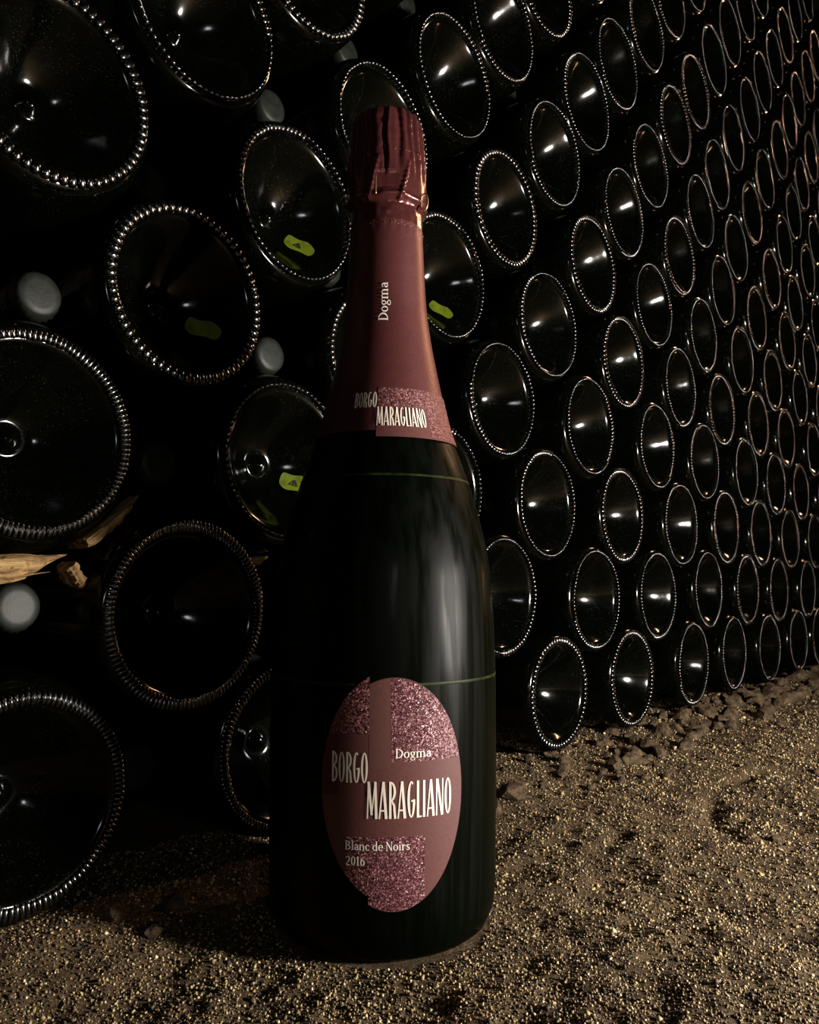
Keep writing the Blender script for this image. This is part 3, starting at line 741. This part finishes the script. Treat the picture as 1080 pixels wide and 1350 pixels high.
def SF(): return {
 'D': (.84, stem(.16, 0, 1) + [arc(.18, .5, .54, .475, 90, -90, K * 1.1, k_, 18)]),
 'B': (.76, stem(.16, 0, 1) + [arc(.2, .745, .34, .23, 90, -90, K, k_), arc(.2, .27, .42, .245, 90, -90, K * 1.1, k_)]),
 'N': (.90, [[(.17, 0, k_ * 1.2), (.17, 1, k_ * 1.2)], [(.17, .98, K), (.72, .02, K)], [(.73, 0, k_ * 1.2), (.73, 1, k_ * 1.2)], [(.04, .978, k_), (.2, .978, k_)], [(.06, .022, k_), (.28, .022, k_)], [(.62, .978, k_), (.85, .978, k_)]]),
 'o': (.66, [arc(.32, .33, .225, .305, 0, 360, K, k_, 26)]),
 'c': (.56, [arc(.31, .33, .22, .305, 45, 320, K, k_, 20), [(.44, .52, K * .8), (.46, .50, K * .8)]]),
 'e': (.58, [arc(.31, .33, .22, .305, 0, 318, K, k_, 22), [(.12, .36, k_), (.54, .36, k_)]]),
 'g': (.62, [arc(.28, .43, .17, .20, 0, 360, K * .85, k_, 22), [(.42, .58, k_), (.56, .64, K * .6)], [(.2, .25, k_), (.16, .15, k_ * 1.4), (.26, .09, K * .7), (.42, .06, K * .7)], arc(.29, -.11, .22, .15, 60, 420, k_ * 1.5, k_, 24)]),
 'm': (1.08, stem(.15, 0, .64) + [arc(.33, .40, .19, .23, 170, 0, K, k_, 12)] + stem(.52, 0, .42, True, False) + [arc(.70, .40, .19, .23, 170, 0, K, k_, 12)] + stem(.89, 0, .42, True, False)),
 'n': (.74, stem(.15, 0, .64) + [arc(.35, .40, .21, .23, 170, 0, K, k_, 12)] + stem(.56, 0, .42, True, False)),
 'a': (.60, [arc(.28, .46, .16, .17, 160, 0, K * .9, k_, 12), [(.44, .46, K), (.44, .12, K), (.50, .03, k_), (.58, .05, k_)], arc(.29, .19, .16, .165, 70, 300, K, k_, 16), [(.34, .35, k_), (.44, .40, k_)], [(.36, .03, k_), (.44, .10, k_)]]),
 'l': (.36, stem(.17, 0, 1.06)),
 'i': (.36, stem(.17, 0, .64) + [[(.17, .84, K * 1.1), (.17, .97, K * 1.1)]]),
 'd': (.68, stem(.50, 0, 1.06, False, True) + [arc(.29, .33, .20, .30, 50, 310, K, k_, 20), [(.44, .03, k_), (.62, .03, k_)]]),
 'r': (.52, stem(.15, 0, .64) + [[(.18, .42, k_), (.28, .58, k_ * 1.5), (.42, .58, K)]]),
 's': (.52, [arc(.27, .475, .14, .145, 20, 215, K * .8, k_ * 1.2, 12), [(.15, .40, K * .7), (.27, .33, K), (.39, .26, K * .7)], arc(.27, .175, .15, .15, 30, -160, K * .8, k_ * 1.2, 12)]),
 '2': (.62, [arc(.29, .72, .19, .24, 165, -30, K, k_, 14), [(.45, .60, K), (.10, .06, k_)], [(.08, .05, K * .8), (.52, .05, K * .8)]]),
 '0': (.62, [arc(.30, .5, .19, .47, 0, 360, K, k_, 26)]),
 '1': (.46, stem(.23, 0, 1, True, False) + [[(.08, .84, k_), (.23, .97, k_ * 1.4)]]),
 '6': (.62, [arc(.30, .31, .19, .285, 0, 360, K, k_, 24), [(.12, .34, K), (.16, .65, K * .9), (.30, .88, k_), (.46, .99, k_)]]),
 ' ': (.30, []),
}
def ribbon(pts):
    V = []; n = len(pts); closed = abs(pts[0][0] - pts[-1][0]) + abs(pts[0][1] - pts[-1][1]) < 1e-6
    for i, (x, y, w_) in enumerate(pts):
        a = pts[i - 1] if i > 0 else (pts[-2] if closed else pts[0]); b = pts[i + 1] if i < n - 1 else (pts[1] if closed else pts[-1])
        d = Vector((b[0] - a[0], b[1] - a[1])); d = d.normalized() if d.length > 1e-9 else Vector((1, 0))
        V += [(x - d.y * w_ / 2, y + d.x * w_ / 2), (x + d.y * w_ / 2, y - d.x * w_ / 2)]
    return V
def word(name, text, font, place, mat, parent, track=0.0):
    V = []; F = []; x = 0
    glyphs = font()
    total = sum(glyphs[c][0] + track for c in text)
    for c in text:
        adv, strokes = glyphs[c]
        for s in strokes:
            # subdivide long straight strokes so that they hug the round surface
            pts = []
            for p, q_ in zip(s[:-1], s[1:]):
                nn = max(1, int(math.hypot(q_[0] - p[0], q_[1] - p[1]) / .16))
                pts += [tuple(p[d] + (q_[d] - p[d]) * k / nn for d in range(3)) for k in range(nn)]
            pts.append(s[-1])
            rb_ = ribbon(pts); b = len(V)
            V += [place((x + u) / total, v) for u, v in rb_]
            F += [(b + 2 * k, b + 2 * k + 1, b + 2 * k + 3, b + 2 * k + 2) for k in range(len(pts) - 1)]
        x += adv + track
    return mesh_obj(name, V, F, mat, parent, smooth=False)
def flat(a0, a1, z0, z1, off): return lambda u, v: on(a0 + (a1 - a0) * u, z0 + (z1 - z0) * v, off)

# ---- oval label, two halves slipped against each other
LC, LH, LZ, LV, SPLIT, SH = 4.85, 33.4, .0578, .0386, -6.3, .0026
def el(a): return math.sqrt(max(0, 1 - ((a - LC) / LH) ** 2))
lo = lambda a: LZ - LV * el(a) + (SH if a < SPLIT else 0)
hi = lambda a: LZ + LV * el(a) + (SH if a < SPLIT else 0)
def halfs(name, off, mat, parent):
    V = []; F = []; nz = 20
    cols = [LC - LH * math.cos(math.pi / 2 * k / 26) for k in range(27)]
    left = [a for a in cols if a < SPLIT - .4] + [SPLIT - .001]
    right = [SPLIT + .001] + [a for a in cols if a > SPLIT + .4] + [LC + LH * math.sin(math.pi / 2 * k / 26) for k in range(1, 27)]
    cc = left + right
    for a in cc:
        l, h = lo(a), hi(a)
        for k in range(nz + 1): V.append(on(a, l + (h - l) * k / nz, off))
    for i in range(len(cc) - 1):
        if i == len(left) - 1: continue
        for k in range(nz): F.append((i * (nz + 1) + k, (i + 1) * (nz + 1) + k, (i + 1) * (nz + 1) + k + 1, i * (nz + 1) + k + 1))
    o = mesh_obj(name, V, F, mat, parent)
    return o
label = halfs('oval_label', .00022, M['paper'], wine); label['label'] = 'oval burgundy paper label in two slipped halves'
def clip_patch(name, a0, a1, z0, z1, mat, off=.00029, na=26):
    eps = .0002
    f0 = lambda a: min(max(z0, lo(a) + eps), hi(a) - eps); f1 = lambda a: max(min(z1, hi(a) - eps), f0(a) + 1e-6)
    a0 = max(a0, LC - LH + .15); a1 = min(a1, LC + LH - .15)
    # keep only the angles at which the panel crosses the oval
    ok = [a0 + (a1 - a0) * k / 400 for k in range(401)]
    ok = [a for a in ok if hi(a) - eps > z0 and lo(a) + eps < z1]
    return grid_patch(name, ok[0], ok[-1], f0, f1, na, 10, off, mat, label)
clip_patch('glitter_panel', 3.3, 60, .0682, .2, M['glitter'])
clip_patch('glitter_panel', -60, SPLIT - .002, .0775, .2, M['glitter_soft'])
clip_patch('glitter_panel', -16.8, SPLIT - .002, -1, .0435, M['glitter_soft'])
clip_patch('glitter_panel', SPLIT + .002, 18.9, -1, .0435, M['glitter'])
clip_patch('maroon_panel', -60, -20.6, .0566, .0772, M['paper_dark'])
clip_patch('brown_panel', -60, -17.0, -1, .0566, M['paper_brown'], .00026)
clip_patch('brown_panel', SPLIT + .002, 3.2, .066, .2, M['paper_brown'], .00026)
word('brand_lettering', 'BORGO', CW, flat(-23.4, -6.3, .0612, .0714, .00040), M['print'], label, .022)
word('brand_lettering', 'MARAGLIANO', CW, flat(-7.4, 32.6, .0496, .0618, .00040), M['print'], label, .022)
word('name_lettering', 'Dogma', SF, flat(5.2, 21.8, .0695, .0726, .00040), M['print_white'], label)
word('style_lettering', 'Blanc de Noirs', SF, flat(-16.8, 12.0, .0392, .0421, .00040), M['print_white'], label)
word('year_lettering', '2016', SF, flat(-16.6, -7.6, .0342, .0371, .00040), M['print_white'], label)

# ---- neck band, also in two slipped halves
nbn = grid_patch('neck_band', -175, -7.0, lambda a: .1847, lambda a: .2046, 60, 10, .00045, M['paper_dark'], wine, 'maroon paper band around the lower neck')
nb2 = grid_patch('neck_band', -7.0, 175, lambda a: .1822, lambda a: .2018, 60, 10, .00050, M['paper'], wine, 'burgundy paper band around the lower neck')
grid_patch('glitter_panel', -6.5, 90, lambda a: .1945, lambda a: .2016, 40, 4, .00058, M['glitter_soft'], nb2)
grid_patch('glitter_panel', 38, 90, lambda a: .1830, lambda a: .1945, 24, 5, .00058, M['glitter_soft'], nb2)
word('brand_lettering', 'BORGO', CW, flat(-27.5, -6.8, .1938, .2000, .0007), M['print'], nbn, .022)
word('brand_lettering', 'MARAGLIANO', CW, flat(-7.2, 35.5, .1865, .1940, .0008), M['print'], nb2, .022)
# Dogma running up the neck
def upneck(u, v):
    z = .2292 + .0160 * u
    return on(2.4 - math.degrees(.0036 * v / rad(z)), z, .0006)
word('name_lettering', 'Dogma', SF, upneck, M['print_white'], foil)
